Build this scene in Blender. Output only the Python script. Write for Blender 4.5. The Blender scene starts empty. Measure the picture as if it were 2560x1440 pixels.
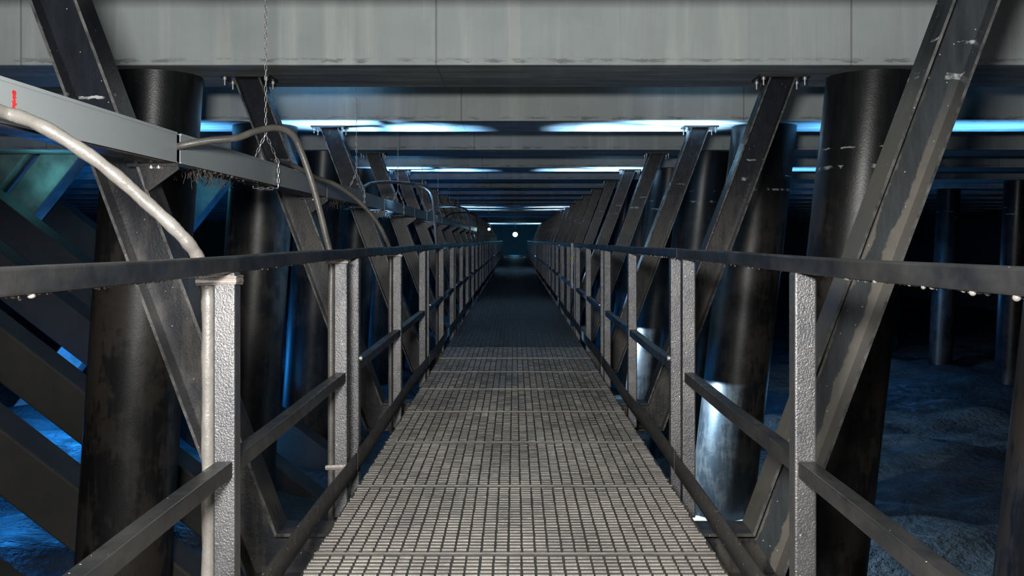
import bpy, math, random
from mathutils import Vector, Matrix

random.seed(7)
scene = bpy.context.scene
COL = scene.collection
F = 2400.0                 # focal length in pixels of the 2560 px wide frame
VX, VY = 1287.0, 600.0     # vanishing point of the walkway in the photograph
EYE = 1.10                 # camera height above the deck


def at(px, py, Y):
    """world point seen at pixel (px, py) at distance Y"""
    return Vector(((px - VX) * Y / F, Y, EYE - (py - VY) * Y / F))


# ------------------------------------------------------------------ helpers
class MB:
    def __init__(self):
        self.v, self.f, self.m, self.s = [], [], [], []

    def add(self, verts, faces, mi=0, smooth=False):
        b = len(self.v)
        self.v.extend([tuple(p) for p in verts])
        for fc in faces:
            self.f.append(tuple(b + i for i in fc))
            self.m.append(mi)
            self.s.append(smooth)
        return self

    def box(self, lo, hi, mi=0):
        x0, y0, z0 = lo
        x1, y1, z1 = hi
        return self.add([(x0, y0, z0), (x1, y0, z0), (x1, y1, z0), (x0, y1, z0), (x0, y0, z1), (x1, y0, z1), (x1, y1, z1), (x0, y1, z1)],
                        [(0, 3, 2, 1), (4, 5, 6, 7), (0, 1, 5, 4), (1, 2, 6, 5), (2, 3, 7, 6), (3, 0, 4, 7)], mi)

    def hexa(self, p, mi=0, front=None):
        """8 corners: bottom ring then top ring"""
        k = len(self.m)
        self.add(p, [(0, 3, 2, 1), (4, 5, 6, 7), (0, 1, 5, 4), (1, 2, 6, 5), (2, 3, 7, 6), (3, 0, 4, 7)], mi)
        if front is not None:
            self.m[k + 2] = front
        return self

    def tube(self, pts, r, seg=12, mi=0, caps=True, wob=0.0, rnd=None):
        pts = [Vector(p) for p in pts]
        n = len(pts)
        rings, up = [], None
        for i, p in enumerate(pts):
            t = (pts[min(i + 1, n - 1)] - pts[max(i - 1, 0)]).normalized()
            if up is None:
                up = t.orthogonal().normalized()
            up = (up - t * up.dot(t)).normalized()
            side = t.cross(up)
            ri = r[i] if isinstance(r, (list, tuple)) else r
            ring = []
            for k in range(seg):
                a = 2 * math.pi * k / seg
                rr = ri * (1 + (rnd.uniform(-wob, wob) if rnd else 0))
                ring.append(p + up * math.cos(a) * rr + side * math.sin(a) * rr)
            rings.append(ring)
        vs = [q for ring in rings for q in ring]
        fs = [(i * seg + k, i * seg + (k + 1) % seg, (i + 1) * seg + (k + 1) % seg, (i + 1) * seg + k) for i in range(n - 1) for k in range(seg)]
        self.add(vs, fs, mi, True)
        if caps:
            self.add(rings[0], [tuple(range(seg))[::-1]], mi)
            self.add(rings[-1], [tuple(range(seg))], mi)
        return self

    def sphere(self, c, r, seg=10, rings=6, mi=0, sc=(1, 1, 1)):
        c = Vector(c)
        vs = [c + Vector((0, 0, r * sc[2]))]
        for i in range(1, rings):
            th = math.pi * i / rings
            for k in range(seg):
                a = 2 * math.pi * k / seg
                vs.append(c + Vector((r * sc[0] * math.sin(th) * math.cos(a), r * sc[1] * math.sin(th) * math.sin(a), r * sc[2] * math.cos(th))))
        vs.append(c - Vector((0, 0, r * sc[2])))
        fs = [(0, 1 + k, 1 + (k + 1) % seg) for k in range(seg)]
        for i in range(rings - 2):
            for k in range(seg):
                a, b = 1 + i * seg + k, 1 + i * seg + (k + 1) % seg
                fs.append((a, a + seg, b + seg, b))
        last = len(vs) - 1
        base = 1 + (rings - 2) * seg
        fs += [(last, base + (k + 1) % seg, base + k) for k in range(seg)]
        return self.add(vs, fs, mi, True)

    def build(self, name, mats, parent=None, bevel=0.0):
        me = bpy.data.meshes.new(name)
        me.from_pydata(self.v, [], self.f)
        if not isinstance(mats, (list, tuple)):
            mats = [mats]
        for m in mats:
            me.materials.append(m)
        me.polygons.foreach_set('material_index', self.m)
        me.polygons.foreach_set('use_smooth', self.s)
        me.update()
        o = bpy.data.objects.new(name, me)
        COL.objects.link(o)
        if parent is not None:
            o.parent = parent
        if bevel:
            bv = o.modifiers.new('bevel', 'BEVEL')
            bv.width, bv.segments, bv.limit_method, bv.angle_limit = bevel, 2, 'ANGLE', math.radians(40)
        return o


def tag(o, label, cat, group=None, kind=None):
    o['label'], o['category'] = label, cat
    if group:
        o['group'] = group
    if kind:
        o['kind'] = kind
    return o


def thing(name, loc=(0, 0, 0)):
    o = bpy.data.objects.new(name, None)
    o.empty_display_size = 0.2
    COL.objects.link(o)
    o.location = loc
    return o


def dup(o, loc=None, parent=None):
    c = o.copy()
    COL.objects.link(c)
    if parent is not None:
        c.parent = parent
    if loc is not None:
        c.location = loc
    for ch in list(o.children):
        dup(ch, None, c)
    return c


def smooth_path(pts, n=10):
    """Catmull-Rom through the points"""
    P = [Vector(p) for p in pts]
    P = [P[0] * 2 - P[1]] + P + [P[-1] * 2 - P[-2]]
    out = []
    for i in range(1, len(P) - 2):
        a, b, c, d = P[i - 1], P[i], P[i + 1], P[i + 2]
        for k in range(n):
            t = k / n
            out.append(0.5 * ((2 * b) + (c - a) * t + (2 * a - 5 * b + 4 * c - d) * t * t + (3 * b - a - 3 * c + d) * t ** 3))
    out.append(P[-2])
    return out


# ---------------------------------------------------------------- materials
class NT:
    def __init__(self, name):
        self.mat = bpy.data.materials.new(name)
        self.mat.use_nodes = True
        self.t = self.mat.node_tree
        self.t.nodes.clear()
        self.out = self.t.nodes.new('ShaderNodeOutputMaterial')
        self.b = self.t.nodes.new('ShaderNodeBsdfPrincipled')
        self.t.links.new(self.b.outputs[0], self.out.inputs[0])

    def n(self, typ, **kw):
        nd = self.t.nodes.new(typ)
        for k, v in kw.items():
            setattr(nd, k, v)
        return nd

    def link(self, a, b):
        self.t.links.new(a, b)

    def pos(self, scale=(1, 1, 1), space='pos'):
        if space == 'pos':
            src = self.n('ShaderNodeNewGeometry').outputs['Position']
        else:
            src = self.n('ShaderNodeTexCoord').outputs['Object']
        mp = self.n('ShaderNodeMapping')
        mp.inputs['Scale'].default_value = scale
        self.link(src, mp.inputs['Vector'])
        return mp.outputs['Vector']

    def noise(self, vec, scale, detail=4, rough=0.55):
        nd = self.n('ShaderNodeTexNoise')
        nd.inputs['Scale'].default_value = scale
        nd.inputs['Detail'].default_value = detail
        nd.inputs['Roughness'].default_value = rough
        self.link(vec, nd.inputs['Vector'])
        return nd.outputs['Fac']

    def ramp(self, fac, stops):
        nd = self.n('ShaderNodeValToRGB')
        el = nd.color_ramp.elements
        while len(el) < len(stops):
            el.new(0.5)
        for e, (p, c) in zip(el, stops):
            e.position = p
            e.color = (c, c, c, 1) if not isinstance(c, tuple) else (*c, 1)
        self.link(fac, nd.inputs['Fac'])
        return nd.outputs['Color']

    def mix(self, fac, a, b, blend='MIX'):
        nd = self.n('ShaderNodeMix', data_type='RGBA', blend_type=blend)
        for sock, v in ((nd.inputs[0], fac), (nd.inputs[6], a), (nd.inputs[7], b)):
            if isinstance(v, (int, float)):
                sock.default_value = v
            elif isinstance(v, tuple):
                sock.default_value = (*v, 1)
            else:
                self.link(v, sock)
        return nd.outputs[2]

    def math(self, op, a, b=0.0, c=None):
        nd = self.n('ShaderNodeMath', operation=op)
        for i, v in enumerate((a, b) if c is None else (a, b, c)):
            if isinstance(v, (int, float)):
                nd.inputs[i].default_value = v
            else:
                self.link(v, nd.inputs[i])
        return nd.outputs[0]

    def xyz(self, vec):
        s = self.n('ShaderNodeSeparateXYZ')
        self.link(vec, s.inputs[0])
        return s.outputs

    def bump(self, h, strength, dist=0.01):
        nd = self.n('ShaderNodeBump')
        nd.inputs['Strength'].default_value = strength
        nd.inputs['Distance'].default_value = dist
        self.link(h, nd.inputs['Height'])
        self.link(nd.outputs[0], self.b.inputs['Normal'])

    def specks(self, vec, scale, size):
        v = self.n('ShaderNodeTexVoronoi')
        v.inputs['Scale'].default_value = scale
        self.link(vec, v.inputs['Vector'])
        near = self.math('LESS_THAN', v.outputs['Distance'], size)
        pick = self.math('GREATER_THAN', self.xyz(v.outputs['Color'])[0], 0.72)
        return self.math('MULTIPLY', near, pick)

    def set(self, **kw):
        for k, v in kw.items():
            s = self.b.inputs[k]
            if isinstance(v, (int, float)):
                s.default_value = v
            elif isinstance(v, tuple):
                s.default_value = (*v, 1)
            else:
                self.link(v, s)
        return self.mat


def mat_concrete():
    m = NT('concrete')
    P = m.pos()
    x, y, z = m.xyz(P)
    streak = m.noise(m.pos((2.2, 0.6, 0.16)), 2.0, 6, 0.6)
    fine = m.noise(m.pos((10, 2, 0.5)), 2.0, 4, 0.6)
    cloud = m.noise(m.pos((1, 1, 1.4)), 1.1, 5, 0.6)
    col = m.mix(m.ramp(cloud, [(0.3, 0.0), (0.7, 1.0)]), (0.335, 0.372, 0.37), (0.435, 0.478, 0.472))
    col = m.mix(m.ramp(streak, [(0.52, 0.0), (0.70, 0.75)]), col, (0.55, 0.585, 0.57))
    col = m.mix(m.ramp(fine, [(0.32, 0.30), (0.46, 0.0)]), col, (0.34, 0.36, 0.355))
    # pale lime run down the middle of every beam, form-board joints every 2.85 m
    cen = m.math('ABSOLUTE', m.math('SUBTRACT', x, m.math('MULTIPLY', m.math('SUBTRACT', cloud, 0.5), 0.05)))
    col = m.mix(m.math('MULTIPLY', m.math('LESS_THAN', cen, 0.042), 0.3), col, (0.55, 0.55, 0.52))
    fx = m.math('SUBTRACT', m.math('FRACT', m.math('DIVIDE', m.math('ADD', x, 0.54 + 28.5 + 1.425), 2.85)), 0.5)
    jd = m.math('ABSOLUTE', m.math('MULTIPLY', fx, 2.85))
    joint = m.math('LESS_THAN', jd, 0.007)
    col = m.mix(m.math('MULTIPLY', joint, 0.6), col, (0.13, 0.135, 0.13))
    # grime lines along the lower arris
    edge = m.noise(m.pos((2.5, 1, 9)), 2.0, 6, 0.65)
    zz = m.math('ADD', z, m.math('MULTIPLY', m.math('SUBTRACT', edge, 0.5), 0.10))
    band = m.math('MULTIPLY', m.math('GREATER_THAN', zz, 2.325), m.math('LESS_THAN', zz, 2.352))
    col = m.mix(m.math('MULTIPLY', band, m.ramp(edge, [(0.45, 0.0), (0.6, 0.65)])), col, (0.12, 0.125, 0.12))
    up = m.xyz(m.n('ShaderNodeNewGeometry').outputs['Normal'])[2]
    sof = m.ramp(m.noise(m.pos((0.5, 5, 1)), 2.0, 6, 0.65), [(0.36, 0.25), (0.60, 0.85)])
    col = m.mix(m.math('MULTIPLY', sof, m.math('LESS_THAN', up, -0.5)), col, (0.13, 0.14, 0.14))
    m.bump(m.math('ADD', fine, cloud), 0.12, 0.02)
    return m.set(**{'Base Color': col, 'Roughness': 0.75})


def mat_steel(name, base, mud, mud_z=1.62, rough=(0.28, 0.55), specksize=0.10, mud_amt=1.0, mud2=None, bumps=0.2, edge=False):
    """black coated steel, mud film below the tide mark, lime scale at the mark"""
    m = NT(name)
    P = m.pos()
    x, y, z = m.xyz(P)
    n1 = m.noise(P, 3.0, 6, 0.6)
    n2 = m.noise(P, 16.0, 5, 0.6)
    n3 = m.noise(m.pos((7, 7, 1.0)), 3.0, 5, 0.6)
    zz = m.math('ADD', z, m.math('MULTIPLY', m.math('SUBTRACT', n1, 0.5), 0.35))
    low = m.n('ShaderNodeMapRange')
    low.inputs[1].default_value, low.inputs[2].default_value = mud_z + 0.05, mud_z - 0.45
    m.link(zz, low.inputs[0])
    lowf = low.outputs[0]
    col = m.mix(m.ramp(n3, [(0.35, 0.0), (0.7, 1.0)]), base, tuple(c * 1.9 for c in base))
    patch = m.ramp(m.math('ADD', m.math('MULTIPLY', n1, 0.7), m.math('MULTIPLY', n3, 0.3)), [(0.46, 0.10), (0.53, 1.0)])
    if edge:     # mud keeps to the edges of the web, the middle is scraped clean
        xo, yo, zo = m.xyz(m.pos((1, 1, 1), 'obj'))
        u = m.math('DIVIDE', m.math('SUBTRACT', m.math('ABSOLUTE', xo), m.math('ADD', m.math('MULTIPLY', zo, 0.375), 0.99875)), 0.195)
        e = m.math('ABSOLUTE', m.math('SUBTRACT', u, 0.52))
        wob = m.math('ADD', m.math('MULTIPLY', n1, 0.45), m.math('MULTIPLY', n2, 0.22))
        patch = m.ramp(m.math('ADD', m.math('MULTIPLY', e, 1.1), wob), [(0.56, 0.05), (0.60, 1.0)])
    mudc = m.mix(n2, tuple(c * 0.75 for c in mud), mud2 or tuple(c * 1.2 for c in mud))
    col = m.mix(m.math('MULTIPLY', m.math('MULTIPLY', lowf, patch), mud_amt), col, mudc)
    # scale rings at the tide mark
    zr = m.math('ADD', z, m.math('MULTIPLY', m.math('SUBTRACT', n2, 0.5), 0.035))
    r1 = m.math('LESS_THAN', m.math('ABSOLUTE', m.math('SUBTRACT', zr, mud_z + 0.14)), 0.006)
    r2 = m.math('LESS_THAN', m.math('ABSOLUTE', m.math('SUBTRACT', zr, mud_z)), 0.012)
    ring = m.math('MULTIPLY', m.math('ADD', r1, r2), m.ramp(m.noise(P, 9.0, 4), [(0.52, 0.0), (0.6, 0.8)]))
    col = m.mix(ring, col, (0.42, 0.43, 0.42))
    sp = m.specks(P, 34.0, specksize)
    col = m.mix(m.math('MULTIPLY', sp, 0.7), col, (0.5, 0.5, 0.5))
    rg = m.n('ShaderNodeMapRange')
    rg.inputs[3].default_value, rg.inputs[4].default_value = rough
    m.link(m.math('MULTIPLY', m.math('ADD', n2, lowf), 0.5), rg.inputs[0])
    m.bump(m.math('ADD', m.math('MULTIPLY', n2, 0.5), m.noise(P, 90.0, 3)), bumps, 0.004)
    return m.set(**{'Base Color': col, 'Roughness': rg.outputs[0]})


def mat_simple(name, a, b, scale=6.0, rough=0.5, bump=0.1, bscale=60.0, metallic=0.0, stretch=(1, 1, 1), speck=0.0, rvar=0.0, speckscale=40.0, dist=0.003):
    m = NT(name)
    P = m.pos(stretch)
    n1 = m.noise(P, scale, 6, 0.6)
    col = m.mix(m.ramp(n1, [(0.35, 0.0), (0.68, 1.0)]), a, b)
    if speck:
        col = m.mix(m.math('MULTIPLY', m.specks(m.pos(), speckscale, speck), 0.85), col, (0.55, 0.55, 0.55))
    n2 = m.noise(m.pos(), bscale, 4, 0.6)
    if bump:
        m.bump(n2, bump, dist)
    r = rough
    if rvar:
        rg = m.n('ShaderNodeMapRange')
        rg.inputs[1].default_value, rg.inputs[2].default_value = 0.3, 0.7
        rg.inputs[3].default_value, rg.inputs[4].default_value = rough - rvar, rough + rvar
        m.link(m.noise(m.pos(), bscale * 0.35, 4), rg.inputs[0])
        r = rg.outputs[0]
    return m.set(**{'Base Color': col, 'Roughness': r, 'Metallic': metallic})


def mat_glow(name, col, strength):
    m = NT(name)
    return m.set(**{'Base Color': (0.8, 0.8, 0.8), 'Emission Color': col, 'Emission Strength': strength})


CONC = mat_concrete()
BARE = mat_simple('bare_steel_arris', (0.045, 0.046, 0.047), (0.15, 0.145, 0.14), 14.0, 0.33, 0.3, 80, 0.3, (1, 1, 1), 0.1, 0.1)
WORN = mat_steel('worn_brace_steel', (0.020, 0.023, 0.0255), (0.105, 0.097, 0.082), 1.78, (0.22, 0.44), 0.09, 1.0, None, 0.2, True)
PILE = mat_steel('coated_pile_steel', (0.007, 0.0075, 0.008), (0.042, 0.036, 0.031), 1.62, (0.26, 0.46), 0.05)
BRACE = mat_steel('brace_steel', (0.0065, 0.0076, 0.0105), (0.052, 0.047, 0.041), 1.55, (0.22, 0.42), 0.08, 1.0)
RAIL = mat_simple('rail_paint', (0.007, 0.0075, 0.0085), (0.030, 0.029, 0.0275), 7.0, 0.40, 0.25, 45, 0.0, (1, 0.5, 1), 0.08, 0.12)
TOE = mat_simple('toe_plate_paint', (0.024, 0.0225, 0.022), (0.036, 0.034, 0.033), 5.0, 0.42, 0.12, 60, 0.0, (1, .4, 1), 0.11, 0.1)
POST = mat_simple('post_steel', (0.084, 0.084, 0.089), (0.13, 0.126, 0.124), 11.0, 0.31, 0.55, 170, 0.6, (1, 1, .6), 0.10, 0.10, 36, 0.004)
DIRT = mat_simple('deck_mud', (0.045, 0.042, 0.038), (0.07, 0.066, 0.058), 4.0, 0.55, 0.5, 130, 0.0, (1, 1, 1), 0.0, 0.2)
GRATE = mat_simple('muddy_grating', (0.115, 0.106, 0.094), (0.235, 0.218, 0.188), 2.2, 0.34, 0.55, 190, 0.1, (1.3, .5, 1), 0.0, 0.18, 40, 0.0035)
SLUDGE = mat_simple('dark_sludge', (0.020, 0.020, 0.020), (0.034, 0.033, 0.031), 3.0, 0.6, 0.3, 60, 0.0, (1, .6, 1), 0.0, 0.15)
EDGE = mat_simple('panel_edge_steel', (0.17, 0.165, 0.15), (0.27, 0.26, 0.245), 8.0, 0.35, 0.2, 90, 0.3)
TRAY = mat_simple('tray_sheet', (0.30, 0.33, 0.335), (0.36, 0.39, 0.39), 2.0, 0.38, 0.04, 30, 0.0, (1, .4, 1), 0.05, 0.05, 22)
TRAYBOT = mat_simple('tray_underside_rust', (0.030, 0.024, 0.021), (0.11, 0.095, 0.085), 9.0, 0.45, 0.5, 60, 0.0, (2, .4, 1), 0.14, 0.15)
HOSE = mat_simple('muddy_hose', (0.13, 0.118, 0.105), (0.20, 0.185, 0.168), 9.0, 0.30, 0.5, 95, 0.0, (1, 1, 1), 0.0, 0.12)
CORR = mat_simple('corrugated_conduit', (0.055, 0.052, 0.049), (0.11, 0.10, 0.090), 8.0, 0.38, 0.3, 120, 0.0, (1, 1, 1), 0.0, 0.12)
TAPE = mat_simple('brown_tape', (0.13, 0.105, 0.090), (0.24, 0.205, 0.18), 22.0, 0.32, 0.5, 60)
CHAIN = mat_simple('chain_steel', (0.42, 0.42, 0.42), (0.58, 0.58, 0.57), 20.0, 0.30, 0.1, 90, 0.8)
BOLT = mat_simple('bolt_zinc', (0.5, 0.48, 0.46), (0.62, 0.6, 0.57), 30.0, 0.35, 0.1, 90, 0.6)
DARK = mat_simple('black_plate', (0.010, 0.010, 0.011), (0.02, 0.019, 0.019), 12.0, 0.45, 0.2, 60)
GROUND = mat_simple('wet_ground', (0.03, 0.034, 0.036), (0.085, 0.092, 0.095), 1.3, 0.62, 0.9, 9.0, 0.0, (1, 1.6, 1), 0.0, 0.2, 40, 0.06)
DARKW = mat_simple('dark_wall', (0.04, 0.04, 0.04), (0.06, 0.06, 0.058), 2.0, 0.85, 0.2, 8.0)
SAND = mat_simple('pale_sand', (0.30, 0.31, 0.31), (0.46, 0.47, 0.47), 6.0, 0.8, 0.6, 50.0)
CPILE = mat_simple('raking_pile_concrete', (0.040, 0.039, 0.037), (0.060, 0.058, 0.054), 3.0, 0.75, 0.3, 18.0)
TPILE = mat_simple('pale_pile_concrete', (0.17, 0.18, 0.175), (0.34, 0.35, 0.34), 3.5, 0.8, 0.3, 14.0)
REDP = mat_simple('red_paint', (0.55, 0.02, 0.025), (0.75, 0.05, 0.05), 30.0, 0.5, 0.0)
STREAKS = mat_simple('post_streak_pale', (0.5, 0.52, 0.52), (0.7, 0.72, 0.7), 30.0, 0.6, 0.3, 160)  # pale tone stands for lamplight on a post
YTAPE = mat_simple('yellow_tape', (0.45, 0.5, 0.03), (0.6, 0.6, 0.05), 30.0, 0.5, 0.0)
DRIP = mat_simple('mud_drip', (0.09, 0.083, 0.074), (0.17, 0.16, 0.145), 30.0, 0.2, 0.1)
ROOT = mat_simple('rusty_strands', (0.035, 0.028, 0.024), (0.09, 0.08, 0.07), 30.0, 0.6, 0.0)
GLOW = mat_glow('cold_lamp', (0.55, 0.92, 1.0), 70.0)

# ------------------------------------------------------------------ setting
SOF, BH = 2.30, 0.46
PITCH = 3.10
GZ = -1.84


def beam_front(n):
    return 6.59 + PITCH * n


# ground: bumpy wet mud / sand below the walkway
mb = MB()
xs = [-34, -24, -17] + [-13 + 0.22 * i for i in range(119)] + [17, 24, 34]
ys = [-6, -2] + [1 + 0.22 * i for i in range(120)] + [29, 33, 38, 45, 55, 70, 95]
rg = random.Random(3)


def gh(x, y):
    return (0.05 * math.sin(x * 1.9 + 0.7 * y) + 0.05 * math.sin(y * 2.3 - x * 0.8 + 1) + 0.035 * math.sin(4.7 * x + 1.3 * y) + 0.03 * math.sin(5.9 * y - 2.2 * x)) * 0.9 + rg.uniform(-0.018, 0.018)


V = [(x, y, GZ + gh(x, y)) for y in ys for x in xs]
nx = len(xs)
mb.add(V, [(j * nx + i, j * nx + i + 1, (j + 1) * nx + i + 1, (j + 1) * nx + i) for j in range(len(ys) - 1) for i in range(nx - 1)], 0, True)
tag(mb.build('floor', GROUND), 'dark wet uneven ground below the walkway', 'ground', None, 'structure')

mb = MB().box((-20, -3.5, SOF + BH), (20, 82, SOF + BH + 0.3))
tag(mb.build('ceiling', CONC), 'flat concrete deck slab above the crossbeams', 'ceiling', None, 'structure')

mb = MB().box((-20.4, -3.5, GZ - 0.4), (-20, 82, SOF + BH + 0.3))
tag(mb.build('wall_left', DARKW), 'dark wall closing the far left side', 'wall', None, 'structure')
mb = MB().box((20, -3.5, GZ - 0.4), (20.4, 82, SOF + BH + 0.3))
tag(mb.build('wall_right', DARKW), 'dark wall closing the far right side', 'wall', None, 'structure')
mb = MB().box((-20, 82, GZ - 0.4), (20, 82.4, SOF + BH + 0.3))
tag(mb.build('wall_back', DARKW), 'dark wall at the far end of the gallery', 'wall', None, 'structure')

ORD = ['nearest', 'second nearest', 'third nearest', 'fourth nearest', 'fifth nearest', 'sixth nearest', 'seventh nearest', 'eighth nearest']

# crossbeams
BL = {-1: 'pale concrete crossbeam directly overhead, in front of the hanging chain with top out of sight',
      0: 'pale streaked concrete crossbeam spanning the top of the picture',
      1: 'second grey crossbeam down the tunnel, just behind the foremost one, underside glowing blue-white',
      2: 'third crossbeam from the front, bluish grey face and dark underside',
      3: 'fourth crossbeam from the front, with a thin blue-white lit underside',
      4: 'fifth crossbeam from the front, dim face directly behind the thin lit underside',
      5: 'sixth crossbeam from the front, dark with a barely visible face',
      6: 'seventh crossbeam from the front, dark, above the far end of the cable tray',
      9: 'far crossbeam with upper bright blue line of light on its underside',
      10: 'far crossbeam right behind the one with the upper bright blue line',
      20: 'farthest lit crossbeam, a short bright line just above the distant lamp'}
mb = MB().box((-19.9, 0, SOF), (19.9, 0.95, SOF + BH - 0.001))
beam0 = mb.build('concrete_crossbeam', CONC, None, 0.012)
for i, n in enumerate(range(-1, 23)):
    o = beam0 if i == 0 else dup(beam0)
    o.location = (0, beam_front(n), 0)
    tag(o, BL.get(n, 'dim concrete crossbeam deep in the dark tunnel'), 'beam', 'concrete crossbeams under the deck slab')
    if n >= 7 and n not in BL:
        o['group'] = 'dim far crossbeams'


# piles (steel tubes, raked a little)
def pile_mesh(rad, lean, curve=0.0):
    mb = MB()
    hgt = SOF - GZ + 0.25
    pts, rr = [], []
    for i in range(25):
        z = SOF - hgt * i / 24
        pts.append((-(SOF - z) * lean, 0, z))
    # horizontal rings so the top meets the beam flat
    seg = 56
    vs = []
    for p in pts:
        for k in range(seg):
            a = 2 * math.pi * k / seg
            vs.append((p[0] + rad * math.cos(a), p[1] + rad * math.sin(a), p[2]))
    fs = [(i * seg + (k + 1) % seg, i * seg + k, (i + 1) * seg + k, (i + 1) * seg + (k + 1) % seg) for i in range(24) for k in range(seg)]
    mb.add(vs, fs, 0, True)
    mb.add(vs[:seg], [tuple(range(seg))])
    return mb


def pile_label(side, n):
    if side == 'R':
        d = {-1: 'muddy steel pile cut by the right picture edge', 0: 'thick black steel pile behind the large right-hand slanted brace, brown mud below',
             1: 'black pile second along the right row, left flank lit blue-white near the ground',
             2: 'third pile along the right row, between two slanted braces', 3: 'fourth pile along the right row, upper part glowing blue',
             4: 'fifth pile along the right row, mostly hidden by slanted braces'}
    else:
        d = {-1: 'steel pile just outside the left picture edge beside the cable tray', 0: 'thick black steel pile standing behind the pale cable tray joint on the left',
             1: 'second black pile of the left row, behind the taped post', 2: 'third pile of the left row, left flank lit blue',
             3: 'fourth pile of the left row, in blue gloom behind the paired posts', 4: 'fifth pile of the left row, in blue gloom'}
    return d.get(n, 'dark distant pile in the %s row deep in the tunnel' % ('right' if side == 'R' else 'left'))


for side, X0, lean in (('R', 2.64, 0.112), ('L', -2.64, 0.066)):
    src = pile_mesh(0.335, lean).build('steel_pile', PILE)
    for i, n in enumerate(range(-1, 22)):
        if side == 'L' and n == -1:
            continue
        o = src if n == (-1 if side == 'R' else 0) else dup(src)
        o.location = (X0, 7.06 + PITCH * n, 0)
        far = n > 4
        tag(o, pile_label(side, n), 'pile', ('far ' if far else '') + ('right row of piles' if side == 'R' else 'left row of piles'))
src = pile_mesh(0.26, 0.05).build('steel_pile', PILE)
for k, n in enumerate((4, 5, 6, 7, 8)):
    o = src if k == 0 else dup(src)
    o.location = (10.2, 7.06 + PITCH * n, 0)
    tag(o, {4: 'dark pile far off to the right near the picture edge, faint blue line beside it',
            5: 'distant pile in the dark right side with a blue lit flank',
            6: 'distant blue-tinged pile just right of the large right-hand brace'}.get(n, 'distant dark pile hidden beyond the large right-hand pile'), 'pile',
        'outer row of piles in the dark right side' if n < 7 else 'hidden outer piles')


# pale sand heaped round the foot of the second right pile
px, py = 2.64 - 0.112 * (SOF - GZ), 7.06 + PITCH
mb = MB()
r = random.Random(12)
rings = [(0.41, 0.02), (0.43, 0.10), (0.47, 0.095), (0.56, 0.05), (0.70, -0.06)]
vs = []
for rad, z in rings:
    for k in range(40):
        a = 2 * math.pi * k / 40
        q = rad * (1 + 0.05 * math.sin(3 * a) + 0.03 * math.sin(7 * a + 1) + r.uniform(-.012, .012))
        vs.append((px + q * math.cos(a), py + q * math.sin(a), GZ + z + r.uniform(-.008, .008)))
mb.add(vs, [(i * 40 + k, (i + 1) * 40 + k, (i + 1) * 40 + (k + 1) % 40, i * 40 + (k + 1) % 40) for i in range(len(rings) - 1) for k in range(40)], 0, True)
tag(mb.build('sand_mound', SAND), 'pale lit sand heaped around the foot of the blue-lit right pile', 'sand', None, 'stuff')

# raking concrete piles on the left, "\" rows and "/" rows
def raker(name, X0, z0, X1, z1, Y, w, d, mat):
    a, b = Vector((X0, 0, z0)), Vector((X1, 0, z1))
    u = (b - a).normalized()
    nrm = Vector((-u.z, 0, u.x)) * w / 2
    dy = Vector((0, d / 2, 0))
    # ends cut level with soffit and ground
    def cut(p, z):
        return p + u * ((z - p.z) / u.z)
    lo, hi = [], []
    for s, t in ((-1, -1), (1, -1), (1, 1), (-1, 1)):
        p = a + nrm * s + dy * t
        lo.append(cut(p, z0))
        hi.append(cut(p, z1))
    mb = MB().hexa(lo + hi)
    o = mb.build(name, mat, None, 0.02)
    o.location = (0, Y, 0)
    return o


RY = [6.05, 7.78, 9.38, 11.06, 12.70, 14.36]
RLAB = ['dark raking pile crossing the bottom left picture corner', 'dark raking pile below the wide blue gap at lower left',
        'dark raking pile between the two blue gaps at lower left', 'dark raking pile above the thin blue gap, under the left handrail',
        'dim raking pile sloping down behind the second left pile', 'faintest raking pile sloping down at far left']
for k, Y in enumerate(RY):
    zt, zb = SOF, GZ - 0.15
    o = raker('raking_pile', -(zb + 3.796) / 0.77, zb, -(zt + 3.796) / 0.77, zt, Y, 0.43, 0.38, CPILE)
    tag(o, RLAB[k], 'pile', 'raking piles at lower left')
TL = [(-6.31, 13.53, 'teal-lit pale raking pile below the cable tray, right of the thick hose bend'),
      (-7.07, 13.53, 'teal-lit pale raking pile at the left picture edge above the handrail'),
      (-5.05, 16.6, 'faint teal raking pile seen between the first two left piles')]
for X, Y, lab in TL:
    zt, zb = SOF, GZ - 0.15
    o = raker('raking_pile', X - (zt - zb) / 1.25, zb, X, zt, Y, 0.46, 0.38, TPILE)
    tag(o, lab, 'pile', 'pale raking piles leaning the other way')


# ------------------------------------------------- hanger frames (braces + bearer)
SL = 0.375


def xin(z):
    return 0.965 + SL * (z + 0.09)


HW = 0.195     # horizontal width of the brace
FD = 0.09      # half depth of the flanges
TF, TW = 0.013, 0.010


def brace_mb(s):
    mb = MB()
    zt = SOF - 0.016

    def slab(u0, u1, v0, v1, front=None):
        """u = horizontal offset from the inner face, cut on the mitre at the foot"""
        def foot(u):
            z = -0.09 - 0.20 * u / HW
            return (s * (xin(z) + u), z)

        def head(u):
            return (s * (xin(zt) + u), zt)
        lo = [(foot(u)[0], v, foot(u)[1]) for u, v in ((u0, v0), (u1, v0), (u1, v1), (u0, v1))]
        hi = [(head(u)[0], v, head(u)[1]) for u, v in ((u0, v0), (u1, v0), (u1, v1), (u0, v1))]
        mb.hexa(lo + hi, 0, front)
    slab(0, TF, -FD, FD, 1)
    slab(HW - TF, HW, -FD, FD, 1)
    slab(TF, HW - TF, -TW / 2, TW / 2)
    return mb


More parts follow.
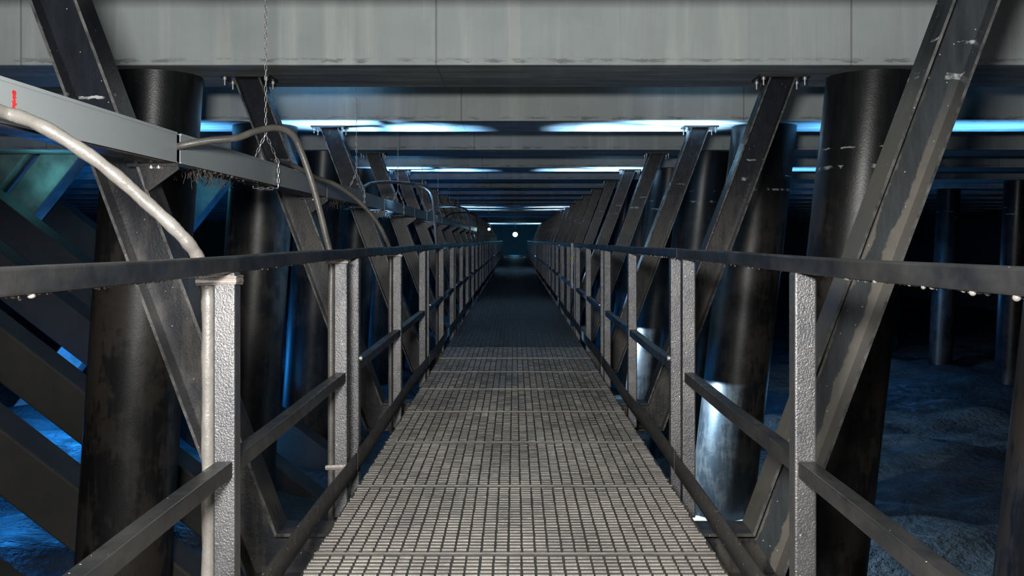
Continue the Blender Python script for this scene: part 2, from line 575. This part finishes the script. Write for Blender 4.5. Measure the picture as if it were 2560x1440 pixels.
def make_frame():
    root = thing('hanger_frame', (0, 0, 0))
    for s in (-1, 1):
        brace_mb(s).build('brace', [BRACE, BARE], root)
        # head plate against the soffit, with bolts
        cx = s * (xin(SOF) + HW / 2)
        hp = MB().box((cx - 0.18, -0.13, SOF - 0.016), (cx + 0.18, 0.13, SOF)).build('head_plate', DARK, root)
        for bx in (-0.15, 0.15):
            for by in (-0.10, 0.10):
                b = MB().tube([(cx + bx, by, SOF - 0.016), (cx + bx, by, SOF - 0.036)], 0.016, 6)
                b.tube([(cx + bx, by, SOF - 0.036), (cx + bx, by, SOF - 0.075)], 0.007, 8)
                b.build('bolt', BOLT, hp)
    mb = MB()
    xo = xin(-0.29) + HW

    def bar(z0, z1, v0, v1):
        def xe(z):
            t = (-0.09 - z) / 0.20
            return xin(z) + HW * t
        lo = [(-xe(z0), v0, z0), (xe(z0), v0, z0), (xe(z0), v1, z0), (-xe(z0), v1, z0)]
        hi = [(-xe(z1), v0, z1), (xe(z1), v0, z1), (xe(z1), v1, z1), (-xe(z1), v1, z1)]
        mb.hexa(lo + hi)
    bar(-0.103, -0.09, -FD, FD)
    bar(-0.29, -0.277, -FD, FD)
    bar(-0.277, -0.103, -TW / 2, TW / 2)
    mb.build('cross_bearer', BRACE, root)
    # bracket that carries the cable tray: shelf + gusset
    mb = MB().box((-1.56, -0.12, 1.396), (-1.355, 0.05, 1.4085))
    tri = [(-1.515, 1.400), (-1.357, 1.400), (-1.357, 1.385), (-1.478, 1.297), (-1.492, 1.31)]
    k = len(tri)
    mb.add([(x, -0.105, z) for x, z in tri] + [(x, -0.095, z) for x, z in tri],
           [tuple(range(k)), tuple(range(k, 2 * k))[::-1]] + [(i, i + k, (i + 1) % k + k, (i + 1) % k) for i in range(k)])
    br = mb.build('tray_bracket', BRACE, root)
    for bx in (-1.465, -1.435):
        MB().tube([(bx, -0.112, 1.400), (bx, -0.112, 1.388)], 0.009, 6).build('bolt', BOLT, br)
    return root


FL = {-1: 'big slanted steel braces flanking the nearest deck, scraped and muddy, top out of the picture',
      0: 'slanted steel brace pair bolted under the foremost visible crossbeam',
      1: 'slanted brace pair bolted under the second crossbeam, right brace edged in bright blue',
      2: 'slanted brace pair bolted under the third crossbeam',
      3: 'slanted brace pair under the fourth crossbeam, whose underside is thinly lit',
      4: 'slanted brace pair under the fifth crossbeam, dim',
      9: 'far slanted brace pair with the right brace drawn as a bright blue line',
      20: 'farthest brace pair, bright thin line beside the distant lamp'}
frame0 = make_frame()
for i, n in enumerate(range(-1, 23)):
    o = frame0 if i == 0 else dup(frame0)
    o.location = (0, 7.08 + PITCH * n, 0)
    tag(o, FL.get(n, 'dark slanted brace pair deep in the tunnel'), 'brace frame', 'hanger frames carrying the walkway' if n in FL else 'dark far hanger frames')

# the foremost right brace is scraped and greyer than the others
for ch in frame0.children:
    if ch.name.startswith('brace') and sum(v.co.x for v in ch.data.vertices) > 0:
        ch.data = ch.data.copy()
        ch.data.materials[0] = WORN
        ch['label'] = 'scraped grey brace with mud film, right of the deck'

# ------------------------------------------------------------------ walkway
for s, lab in ((-1, 'dark steel stringer under the left deck edge'), (1, 'dark steel stringer under the right deck edge')):
    mb = MB().box((s * 0.63 - 0.04, 0.6, -0.09), (s * 0.63 + 0.04, 65.0, -0.034))
    tag(mb.build('walkway_stringer', DARK), lab, 'stringer', 'stringers under the deck')

PL = 0.929
NC, NR = 29, 26
HWK = 0.705


def panel_mesh(seed, lift=1.0):
    r = random.Random(seed)
    mb = MB()
    cw = (2 * HWK - 0.03) / NC
    rp = (PL - 0.016) / NR
    # mud bed
    mb.box((-HWK + 0.004, 0.004, -0.033), (HWK - 0.004, PL - 0.004, -0.0056 if lift else -0.0026), 1)
    drift = [0.0] * (NC + 1)
    for i in range(NC + 1):
        drift[i] = r.uniform(-0.0015, 0.0015)
    for j in range(NR):
        y0 = 0.008 + j * rp
        for i in range(NC):
            g = 0.0042
            x0 = -HWK + 0.015 + i * cw + g + drift[i] + r.uniform(-.0012, .0012)
            x1 = -HWK + 0.015 + (i + 1) * cw - g + drift[i + 1] + r.uniform(-.0012, .0012)
            if i == 0:
                x0 = -HWK + 0.002 + r.uniform(0, 0.01)
            if i == NC - 1:
                x1 = HWK - 0.002 - r.uniform(0, 0.01)
            h = r.uniform(-0.0022, 0.0008)
            prof = [(0.0022, -0.0085), (0.0045, -0.0022), (0.010, 0.0 + h * .5), (rp * 0.62, 0.0 + h), (rp - 0.0062, -0.003 + h), (rp - 0.0030, -0.0085)]
            k = len(prof)
            tl = r.uniform(-.0008, .0008)
            vs = [(x0, y0 + p, z) for p, z in prof] + [(x1, y0 + p, z + tl) for p, z in prof]
            fs = [(q, q + k, q + 1 + k, q + 1) for q in range(k - 1)] + [tuple(range(k))[::-1][::-1], tuple(range(k, 2 * k))[::-1]]
            mb.add(vs, fs, 0, False)
    # bright end bars of the panel
    mb.box((-HWK, 0.0, -0.030), (HWK, 0.0024, 0.0022 if lift else -0.003), 2)
    mb.box((-HWK, PL - 0.0034, -0.030), (HWK, PL - 0.0014, -0.002), 1)
    mb.box((-HWK, 0.0032, -0.030), (-HWK + 0.004, PL - 0.0034, -0.003), 1)
    mb.box((HWK - 0.004, 0.0032, -0.030), (HWK, PL - 0.0034, -0.003), 1)
    return mb


psrc = []
Yj = 1.1 * F / (1383 - VY)           # a panel joint seen at y = 1383 in the photograph
first = Yj - PL * 2
pn = ['nearest muddy grating panel at the bottom of the picture', 'second muddy grating panel from the bottom of the picture',
      'third grating panel from the bottom, pale dried mud patches', 'fourth grating panel from the bottom of the picture',
      'fifth grating panel from the bottom of the picture', 'sixth grating panel from the bottom of the picture',
      'seventh grating panel from the bottom, before the faint pale joint', 'eighth grating panel from the bottom, just past the faint pale joint']
k = 0
for i in range(64):
    y = first + PL * i
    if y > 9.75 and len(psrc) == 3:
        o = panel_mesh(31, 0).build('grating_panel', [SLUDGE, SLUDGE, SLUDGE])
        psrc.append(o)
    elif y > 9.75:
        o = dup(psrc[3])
    elif i < 3:
        o = panel_mesh(20 + i).build('grating_panel', [GRATE, DIRT, EDGE])
        psrc.append(o)
    else:
        o = dup(psrc[i % 3])
    o.location = (0, y, 0)
    if i == 0:
        tag(o, 'grating panel below the bottom picture edge, under the viewpoint', 'grating', 'walkway grating panels')
    elif i - 1 < len(pn):
        tag(o, pn[i - 1], 'grating', 'walkway grating panels')
    else:
        tag(o, 'dark mud-covered grating panel in the unlit distance of the walkway', 'grating', 'unlit far grating panels')

# ---------------------------------------------------------------- handrails
RX = 0.79


def drips(mb, y0, y1, n, z, seed, x):
    r = random.Random(seed)
    for _ in range(n):
        y = r.uniform(y0, y1)
        q = r.uniform(0.0012, 0.0042)
        mb.sphere((x + r.uniform(-.020, .020), y, z - q * 0.5), q, 8, 5, 0, (1, 1, r.uniform(1.0, 1.9)))


def make_rail(s):
    root = thing('handrail_section', (s * RX, 0, 0))
    L = 3.5
    # rails are tubes with rounded edges, gently wavy like the photo
    def runbar(x0, x1, z0, z1, y0, y1, wz, wx, n=24):
        mb = MB()
        vs = []
        for i in range(n + 1):
            t = i / n
            y = y0 + (y1 - y0) * t
            dz = wz * math.sin(t * 2 * math.pi * 1.5 + 0.6)
            dx = wx * math.sin(t * 2 * math.pi + 1.0)
            vs += [(x0 + dx, y, z0 + dz), (x1 + dx, y, z0 + dz), (x1 + dx, y, z1 + dz), (x0 + dx, y, z1 + dz)]
        fs = [(4 * i + a, 4 * i + (a + 1) % 4, 4 * i + 4 + (a + 1) % 4, 4 * i + 4 + a) for i in range(n) for a in range(4)]
        fs += [(3, 2, 1, 0), (4 * n, 4 * n + 1, 4 * n + 2, 4 * n + 3)]
        return mb.add(vs, fs)
    tr = runbar(-0.025, 0.025, 1.012, 1.057, -0.155, L + 0.165, 0.002, 0.003).build('top_rail', RAIL, root, 0.005)
    dm = MB()
    drips(dm, -0.1, L, 150, 1.013, 5 if s < 0 else 6, 0)
    r = random.Random(8 if s > 0 else 9)
    for _ in range(60 if s > 0 else 26):
        y = r.uniform(0.35, 1.45)
        q = r.uniform(0.002, 0.0052)
        dm.sphere((r.uniform(-.022, .022), y, 1.012 - q * 0.2), q, 9, 6, 0, (1.3, 1.5, r.uniform(0.8, 1.4)))
    d = dm.build('mud_drips', DRIP, tr)
    d['kind'] = 'stuff'
    for y in (0.0, 1.755, L):
        mb = MB().box((-0.030, y - 0.030, -0.16), (0.030, y + 0.030, 1.012))
        mb.build('post', POST, root, 0.006)
    for y0, y1 in ((0.030, 1.725), (1.785, L - 0.030)):
        runbar(-0.023, 0.023, 0.455, 0.500, y0, y1, 0.001, 0.0015).build('mid_rail', RAIL, root, 0.004)
    xi = -s * 0.034
    runbar(min(xi, xi - s * 0.006), max(xi, xi - s * 0.006), 0.004, 0.098, -0.15, L + 0.15, 0.004, 0.006, 36).build('toe_plate', TOE, root, 0.001)
    # joint bolt at the near post
    MB().tube([(-s * 0.028, 0.0, 0.52), (-s * 0.042, 0.0, 0.52)], 0.012, 8).build('bolt', BOLT, root)
    return root


RY0 = {}
for s, side in ((-1, 'left'), (1, 'right')):
    src = make_rail(s)
    for i in range(15):
        o = src if i == 0 else dup(src)
        y0 = 0.88 if i == 0 else RY0[i - 1] + 3.83
        while i > 0 and any(abs((y0 + p - 7.08) % PITCH - PITCH * q) < 0.13 for p in (0, 1.755, 3.5) for q in (0, 1)):
            y0 += 0.01
        RY0[i] = y0
        o.location = (s * RX, y0, 0)
        if i < 6:
            lab = ['%s handrail section reaching the picture edge, wet black top rail with drips', 'second handrail section along the %s side of the deck',
                   'third handrail section along the %s side of the deck', 'fourth handrail section along the %s side of the deck',
                   'fifth handrail section along the %s side of the deck', 'sixth handrail section along the %s side, in the gloom'][i] % side
            tag(o, lab, 'handrail', '%s handrail sections' % side)
        else:
            tag(o, 'dark handrail section far along the %s side of the tunnel' % side, 'handrail', 'far %s handrail sections' % side)

# ---------------------------------------------------------------- cable tray
TX0, TX1, TZ0, TZ1 = -1.50, -1.38, 1.416, 1.538


def tray_seg(L, gap=0.03, tilt=0.0):
    mb = MB()
    y0, y1 = 0.0, L - gap
    t = 0.004
    # outer sheet: inner side (towards the walkway), top, outer side, bottom with returned lips
    mb.box((TX1 - t, y0, TZ0), (TX1, y1, TZ1))
    mb.box((TX0, y0, TZ0), (TX0 + t, y1, TZ1))
    mb.box((TX0 + t, y0, TZ1 - t), (TX1 - t, y1, TZ1))
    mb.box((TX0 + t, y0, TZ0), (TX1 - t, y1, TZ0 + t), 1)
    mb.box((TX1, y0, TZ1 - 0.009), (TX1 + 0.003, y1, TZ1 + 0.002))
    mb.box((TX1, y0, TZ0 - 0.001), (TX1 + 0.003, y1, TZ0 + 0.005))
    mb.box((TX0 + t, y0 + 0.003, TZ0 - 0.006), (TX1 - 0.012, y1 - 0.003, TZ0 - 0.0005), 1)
    return mb


TLAB = ['pale grey cable tray segment with a red paint mark, nearest at upper left', 'second cable tray segment, hung in the chain sling',
        'third cable tray segment, dimmer, under the second chain', 'fourth cable tray segment, in blue gloom', 'fifth cable tray segment, in blue gloom']
tsrc = None
for i in range(11):
    if i == 0:
        root = thing('cable_tray', (0, 0.78, 0))
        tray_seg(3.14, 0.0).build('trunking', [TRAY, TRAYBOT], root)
        r = random.Random(11)
        mb = MB()
        for k in range(14):
            z = 1.512 - k * 0.0042
            w = r.uniform(0.006, 0.012)
            yy = 1.865 + r.uniform(-.003, .003)
            mb.box((TX1 - 0.001, yy - w, z - 0.0042), (TX1 + 0.0008, yy + w, z), 0)
        mb.build('red_mark', REDP, root)['label'] = 'red painted tick on the tray side'
    else:
        if tsrc is None:
            root = tsrc = thing('cable_tray', (0, 0, 0))
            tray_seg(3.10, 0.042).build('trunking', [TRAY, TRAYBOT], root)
            mb = MB()
            r = random.Random(4)
            for k in range(70):
                y = abs(r.gauss(0, 0.45)) + 0.11
                x = r.uniform(TX0 + 0.01, TX1)
                p = [Vector((x, y, TZ0 - 0.004))]
                for q in range(r.randint(2, 4)):
                    p.append(p[-1] + Vector((r.uniform(-.012, .012), r.uniform(-.012, .012), -r.uniform(.006, .024))))
                mb.tube(p, r.uniform(0.0007, 0.002), 5)
            for k in range(60):
                mb.sphere((r.uniform(TX0 + .01, TX1), abs(r.gauss(0, .6)) + .11, TZ0 - 0.006), r.uniform(.003, .009), 7, 5)
            d = mb.build('rusty_debris', ROOT, root)
            d['kind'] = 'stuff'
        else:
            root = dup(tsrc)
        root.location = (0, 3.962 + PITCH * (i - 1), 0)
    tag(root, TLAB[i] if i < 5 else 'dark cable tray segment far along the left side', 'cable tray', 'cable tray run' if i < 5 else 'far cable tray run')


# ------------------------------------------------------------- chains
def link(mb, p, d, side, pitch=0.031, w=0.0075, r=0.0021):
    """one chain link from p along d, flat in the d/side plane"""
    d, side = d.normalized(), side.normalized()
    pts = []
    h = pitch / 2 + r
    c = p + d * pitch / 2
    st = h - w * 0.9
    for k in range(9):
        a = math.pi * k / 8
        pts.append(c + d * (st + math.sin(a) * w * 0.9) + side * math.cos(a) * w * 0.8)
    for k in range(9):
        a = math.pi + math.pi * k / 8
        pts.append(c + d * (-st + math.sin(a) * w * 0.9) + side * math.cos(a) * w * 0.8)
    seg = 6
    n = len(pts)
    rings = []
    nrm = d.cross(side).normalized()
    for i in range(n):
        t = (pts[(i + 1) % n] - pts[i - 1]).normalized()
        o = t.cross(nrm).normalized()
        rings += [pts[i] + (nrm * math.cos(2 * math.pi * k / seg) + o * math.sin(2 * math.pi * k / seg)) * r for k in range(seg)]
    mb.add(rings, [(i * seg + k, i * seg + (k + 1) % seg, ((i + 1) % n) * seg + (k + 1) % seg, ((i + 1) % n) * seg + k) for i in range(n) for k in range(seg)], 0, True)


def chain_run(mb, a, b):
    a, b = Vector(a), Vector(b)
    d = (b - a)
    n = max(1, round(d.length / 0.031))
    pt = d.length / n
    d.normalize()
    s1 = d.cross(Vector((0, 1, 0.01))).normalized()
    s2 = d.cross(s1).normalized()
    for i in range(n):
        link(mb, a + d * pt * i, d, s1 if i % 2 else s2, pt)


def make_chain():
    root = thing('hanging_chain', (0, 0, 0))
    cx = (TX0 + TX1) / 2
    mb = MB()
    chain_run(mb, (cx, 0, SOF + BH - 0.004), (cx, 0, 1.713))
    mb.build('drop_chain', CHAIN, root)
    mb = MB()
    chain_run(mb, (cx, 0, 1.713), (TX0 - 0.014, 0, 1.555))
    chain_run(mb, (TX0 - 0.014, 0, 1.555), (TX0 - 0.012, 0, 1.402))
    mb.build('outer_sling', CHAIN, root)
    mb = MB()
    chain_run(mb, (cx, 0, 1.713), (TX1 + 0.014, 0, 1.545))
    chain_run(mb, (TX1 + 0.014, 0, 1.545), (TX1 + 0.012, 0, 1.40))
    chain_run(mb, (TX1 + 0.012, 0, 1.40), (TX0 - 0.012, 0, 1.398))
    mb.build('inner_sling', CHAIN, root)
    return root


CL = ['steel chain with sling hanging at upper left, around the second tray segment', 'chain hanging before the second crossbeam', 'third chain from the front, faint, bluish',
      'fourth chain from the front, very faint']
csrc = make_chain()
for i in range(7):
    o = csrc if i == 0 else dup(csrc)
    o.location = (0, 5.55 + PITCH * i + (0.08 if i else 0), 0)
    tag(o, CL[i] if i < 4 else 'barely visible hanging chain far along the tray', 'chain', 'tray suspension chains' if i < 4 else 'far tray chains')


# ---------------------------------------------------------------- hoses
def hose(name, pts, r, mat, label, wob=0.0, corr=0.0, bands=(), px=None, py=None, group='hoses down the left posts'):
    path = smooth_path(pts, 14)
    root = thing(name, path[-1])
    base = Vector(path[-1])
    loc = [p - base for p in path]
    rnd = random.Random(9)
    if corr:
        # resample finely so ridges read
        fine = []
        for a, b in zip(loc[:-1], loc[1:]):
            k = max(1, int((b - a).length / 0.0035))
            fine += [a.lerp(b, q / k) for q in range(k)]
        fine.append(loc[-1])
        loc = fine
        rr = [r * (1 + corr * (1 if q % 2 else -1)) for q in range(len(loc))]
    else:
        rr = [r * (1 + 0.06 * math.sin(q * 0.7) * (1 if wob else 0)) for q in range(len(loc))]
    MB().tube(loc, rr, 18, 0, True, wob, rnd).build('jacket', mat, root)
    for z, h in bands:
        # tape wound round the post and the hose
        x0, x1, y0, y1 = base.x - r - 0.003, -RX + 0.0335, py - 0.0335, py + 0.0335
        mb = MB()
        r2 = random.Random(int(z * 100))
        n = 28
        ring = [(x0, y0), (x1, y0), (x1, y1), (x0, y1)]
        vs = []
        for lev in (0, 1, 2, 3):
            e = 0.0 if lev in (0, 3) else 0.0025
            for (x, y) in ring:
                vs.append((x - base.x + (e if x == x1 else -e), y - base.y + (e if y == y1 else -e), z - base.z + h * (lev / 3 - .5) + r2.uniform(-.004, .004)))
        mb.add(vs, [(lv * 4 + a, lv * 4 + (a + 1) % 4, lv * 4 + 4 + (a + 1) % 4, lv * 4 + 4 + a) for lv in range(3) for a in range(4)])
        mb.build('tape_wrap', TAPE, root)['label'] = 'brown tape wound round post and hose'
    tag(root, label, 'hose', group)
    return root


def post_y(i):      # i-th left post counted along the run, sections of three
    return RY0[i // 3] + (0.0, 1.755, 3.5)[i % 3]


py = post_y(1)
hx = -RX - 0.030 - 0.0215
hose('thick_hose', [at(-160, 238, 2.20), at(0, 278, 2.45), at(110, 318, 2.47), at(250, 408, 2.52), at(370, 510, 2.57), at(455, 590, 2.60), at(495, 645, py),
                    (hx - .004, py, 0.985), (hx, py, 0.9), (hx, py, 0.6), (hx, py, 0.3), (hx, py, 0.0), (hx, py, -0.2)], 0.018, HOSE,
     'thick pale muddy hose sweeping from upper left down to the taped post', 0.05, 0, ((0.988, 0.022), (1.0, 0.008)), None, py)
py = post_y(2)
hx = -RX - 0.030 - 0.0185
hose('corrugated_conduit', [(-1.42, 3.941, 1.475), at(462, 362, 3.938), at(520, 352, 3.97), at(590, 345, 4.02), at(640, 328, 4.1), at(690, 320, 4.18), at(730, 336, 4.26),
                            at(755, 385, 4.30), at(785, 475, 4.33), at(812, 580, 4.36), (hx, py, 1.0), (hx, py, 0.8), (hx, py, 0.4), (hx, py, 0.1), (hx, py, -0.2)],
     0.0148, CORR, 'grey corrugated conduit arching out of the tray joint down to the paired posts', 0, 0.05, ((1.0, 0.014), (0.07, 0.02)), None, py)
py = post_y(4)
hose('conduit', [at(690, 402, 5.78), at(722, 409, 6.02), at(762, 428, 6.12), at(790, 444, 6.18), at(835, 460, 6.24), at(890, 497, 6.32), at(935, 545, 6.38), at(962, 592, 6.42), (hx, py, 1.0), (hx, py, .7), (hx, py, .3), (hx, py, 0.0), (hx, py, -.2)],
     0.0145, CORR, 'brown conduit bending off the tray to the single post behind the pair', 0.03, 0, ((0.995, 0.012),), None, py)
py = post_y(7)
hose('conduit', [at(908, 468, 8.95), at(930, 458, 9.2), at(975, 455, 9.5), at(1035, 460, 9.9), at(1068, 472, 10.1), at(1082, 500, 10.2), at(1088, 560, 10.26), (hx, py, 1.0), (hx, py, .5), (hx, py, 0.0), (hx, py, -.2)],
     0.0155, CORR, 'thin conduit arching flat over the rail near the middle distance', 0.03, 0, (), None, py)
for q, (i, lab) in enumerate(((13, 'far conduit loop over the left rail, first of two'), (16, 'far conduit loop over the left rail, second of two'))):
    py = post_y(i)
    hose('conduit', [(-1.42, py - 2.2, 1.56), (-1.30, py - 1.7, 1.66), (-1.05, py - .7, 1.70), (-.9, py - .2, 1.66), (-.85, py, 1.5), (hx, py, 1.1), (hx, py, .5), (hx, py, 0), (hx, py, -.2)],
         0.0155, CORR, lab, 0.03, 0, (), None, py)

# pale strands added for bright streaks on a lamp-lit right post, with yellow tape
py = 12.33
root = thing('post_streaks', (RX, py, 0))
mb = MB()
r = random.Random(2)
for k in range(5):
    x = -0.045 - 0.006 * k
    y = -0.05 + r.uniform(-.012, .012)
    mb.tube(smooth_path([(x, y, 1.06), (x + r.uniform(-.01, .01), y, 0.9), (x + r.uniform(-.006, .006), y, 0.7), (x, y, 0.5 + r.uniform(-.03, .03))], 6), 0.004, 6)
mb.build('streak_cord', STREAKS, root)
MB().tube([(-0.056, -0.05, 0.885), (-0.056, -0.05, 0.85)], 0.022, 10).build('tape_band', YTAPE, root)
tag(root, 'pale strands standing in for a lit post, with yellow tape, on the right handrail in the middle distance', 'rope')

# ------------------------------------------------------------- lamps
def bulkhead(loc, rad, label):
    root = thing('tunnel_lamp', loc)
    MB().sphere((0, 0, 0), rad, 16, 10).build('bulb', GLOW, root)
    top = SOF - loc[2]
    mb = MB().tube([(0, 0, rad * 0.8), (0, 0, rad * 1.25)], rad * 0.55, 12)
    mb.tube([(0, 0, rad * 1.25), (0, 0, top)], 0.012, 8)
    mb.build('stem', DARK, root)
    tag(root, label, 'lamp')
    return root


bulkhead((0.03, beam_front(20) + 0.5, 1.1 + 14 * 69.1 / F), 0.17, 'small bright cyan lamp glowing at the far end of the tunnel')
bulkhead((-1.02, beam_front(10) + 0.5, 1.1 + 27 * 38.1 / F), 0.05, 'small pale lamp hanging left of the walkway far down the tunnel')

# ------------------------------------------------------------------ lights
def area(name, loc, tgt, sx, sy, power, col, spread=180):
    l = bpy.data.lights.new(name, 'AREA')
    l.shape, l.size, l.size_y, l.energy, l.color, l.spread = 'RECTANGLE', sx, sy, power, col, math.radians(spread)
    o = bpy.data.objects.new(name, l)
    COL.objects.link(o)
    o.location = loc
    o.rotation_euler = (Vector(tgt) - Vector(loc)).to_track_quat('-Z', 'Y').to_euler()
    return o


def point(name, loc, power, col, rad=0.1):
    l = bpy.data.lights.new(name, 'POINT')
    l.energy, l.color, l.shadow_soft_size = power, col, rad
    o = bpy.data.objects.new(name, l)
    COL.objects.link(o)
    o.location = loc
    return o


def spot(name, loc, tgt, power, col, ang, blend=0.3, rad=0.05):
    l = bpy.data.lights.new(name, 'SPOT')
    l.energy, l.color, l.spot_size, l.spot_blend, l.shadow_soft_size = power, col, math.radians(ang), blend, rad
    o = bpy.data.objects.new(name, l)
    COL.objects.link(o)
    o.location = loc
    o.rotation_euler = (Vector(tgt) - Vector(loc)).to_track_quat('-Z', 'Y').to_euler()
    return o


# work light by the camera
area('work_light', (-0.24, -0.05, 1.40), (0.0, 8.0, 1.35), 0.36, 0.2, 285, (1.0, 0.99, 0.965))
area('side_light', (-1.60, -0.05, 0.80), (-0.9, 6.0, 0.6), 0.24, 1.0, 30, (1.0, 0.98, 0.97))  # added tall strip left of the camera, for glints on the left posts

BLUE = (0.36, 0.66, 1.0)
DEEP = (0.02, 0.30, 1.0)
for n, pw in ((1, 260), (3, 200), (9, 260), (10, 130), (20, 420), (21, 150)):
    yf = 7.08 + PITCH * n
    yc = beam_front(n) + 0.475
    # floodlights standing on the bearer right of the deck, washing the underside of the beam
    spot('bearer_lamp', (0.875, yf - 0.04, 0.03), (1.72, yf - 0.02, SOF - 0.3), pw * 8, BLUE, 26, 0.5, 0.02)
    area('uplight', (-1.42, yf + 0.42, -1.25), (-1.26, yc + 0.16, SOF), 2.1, 0.14, pw * 0.55, (0.27, 0.58, 1.0), 22)
    area('uplight', (1.45, yf + 0.16, -1.25), (1.40, yc + 0.02, SOF), 1.9, 0.14, pw * 0.75, BLUE, 22)
    if n < 5:
        for x, wd, q in ((4.4, 2.6, 0.22), (-3.4, 0.7, 0.08)):
            area('outer_uplight', (x, yc - 0.1, -1.25), (x, yc, SOF), wd, 0.2, pw * q, (0.13, 0.47, 1.0), 20)
# floodlight on the second right pile
for n, p in ((1, 700), (3, 700)):
    yf = 7.06 + PITCH * n
    spot('pile_flood', (0.98, yf - 0.42, -0.52), (2.2, yf - 0.1, -1.45), p, (0.45, 0.72, 1.0), 88, 0.06, 0.02)
spot('ground_strip_spot', (2.95, 10.7, -1.25), (5.0, 10.2, -1.84), 45, (0.28, 0.58, 1.0), 17, 0.3, 0.03)  # added spot, cone shaped to draw the lit strip on the ground
point('right_ground_fill', (4.4, 12.3, -1.0), 5, (0.22, 0.55, 1.0), 0.2)  # added weak fill for the dim bluish ground
point('left_flood', (-7.0, 15.1, -0.9), 210, DEEP, 0.3)
point('left_flood', (-5.5, 10.2, -1.25), 30, DEEP, 0.3)
point('left_row_blue', (-3.75, 12.1, -1.2), 30, (0.08, 0.42, 1.0), 0.12)
for y, p in ((17.5, 70), (24.5, 90), (34.0, 150), (47.0, 220)):  # added blue fills along both rows, standing in for hazy gloom between piles
    point('left_row_blue', (-4.6, y, -0.6), p, DEEP, 0.3)
    point('right_row_fill', (4.8, y + 0.6, -0.6), p * 0.15, DEEP, 0.3)
point('teal_light', (-6.35, 12.98, 1.95), 5.0, (0.20, 0.80, 0.85), 0.1)
point('teal_light', (-5.2, 16.05, 1.95), 1.6, (0.20, 0.80, 0.85), 0.1)
point('end_glow', (0.0, 77.0, 0.8), 230, (0.04, 0.45, 0.9), 0.4)  # added light on the end wall, stands for a hazy blue glow
point('right_flood', (8.6, 21.5, 0.2), 45, (0.10, 0.40, 1.0), 0.2)

w = bpy.data.worlds.new('world')
scene.world = w
w.use_nodes = True
bg = w.node_tree.nodes['Background']
bg.inputs[0].default_value = (0.10, 0.35, 0.75, 1)
bg.inputs[1].default_value = 0.02

# ------------------------------------------------------------------ camera
cam = bpy.data.cameras.new('camera')
cam.sensor_width = 36.0
cam.sensor_fit = 'HORIZONTAL'
cam.lens = 36.0 * F / 2560
cam.shift_x = -(VX - 1280) / 2560
cam.shift_y = -(720 - VY) / 2560
cam.clip_end = 300
co = bpy.data.objects.new('camera', cam)
COL.objects.link(co)
co.location = (0, 0, EYE)
co.rotation_euler = (math.radians(90), 0, 0)
scene.camera = co

cy = scene.cycles
cy.max_bounces, cy.diffuse_bounces, cy.glossy_bounces = 4, 2, 3
cy.caustics_reflective = cy.caustics_refractive = False

vs = scene.view_settings
vs.view_transform, vs.look, vs.gamma, vs.exposure = 'Standard', 'None', 1.0, 0.0
vs.use_curve_mapping = False
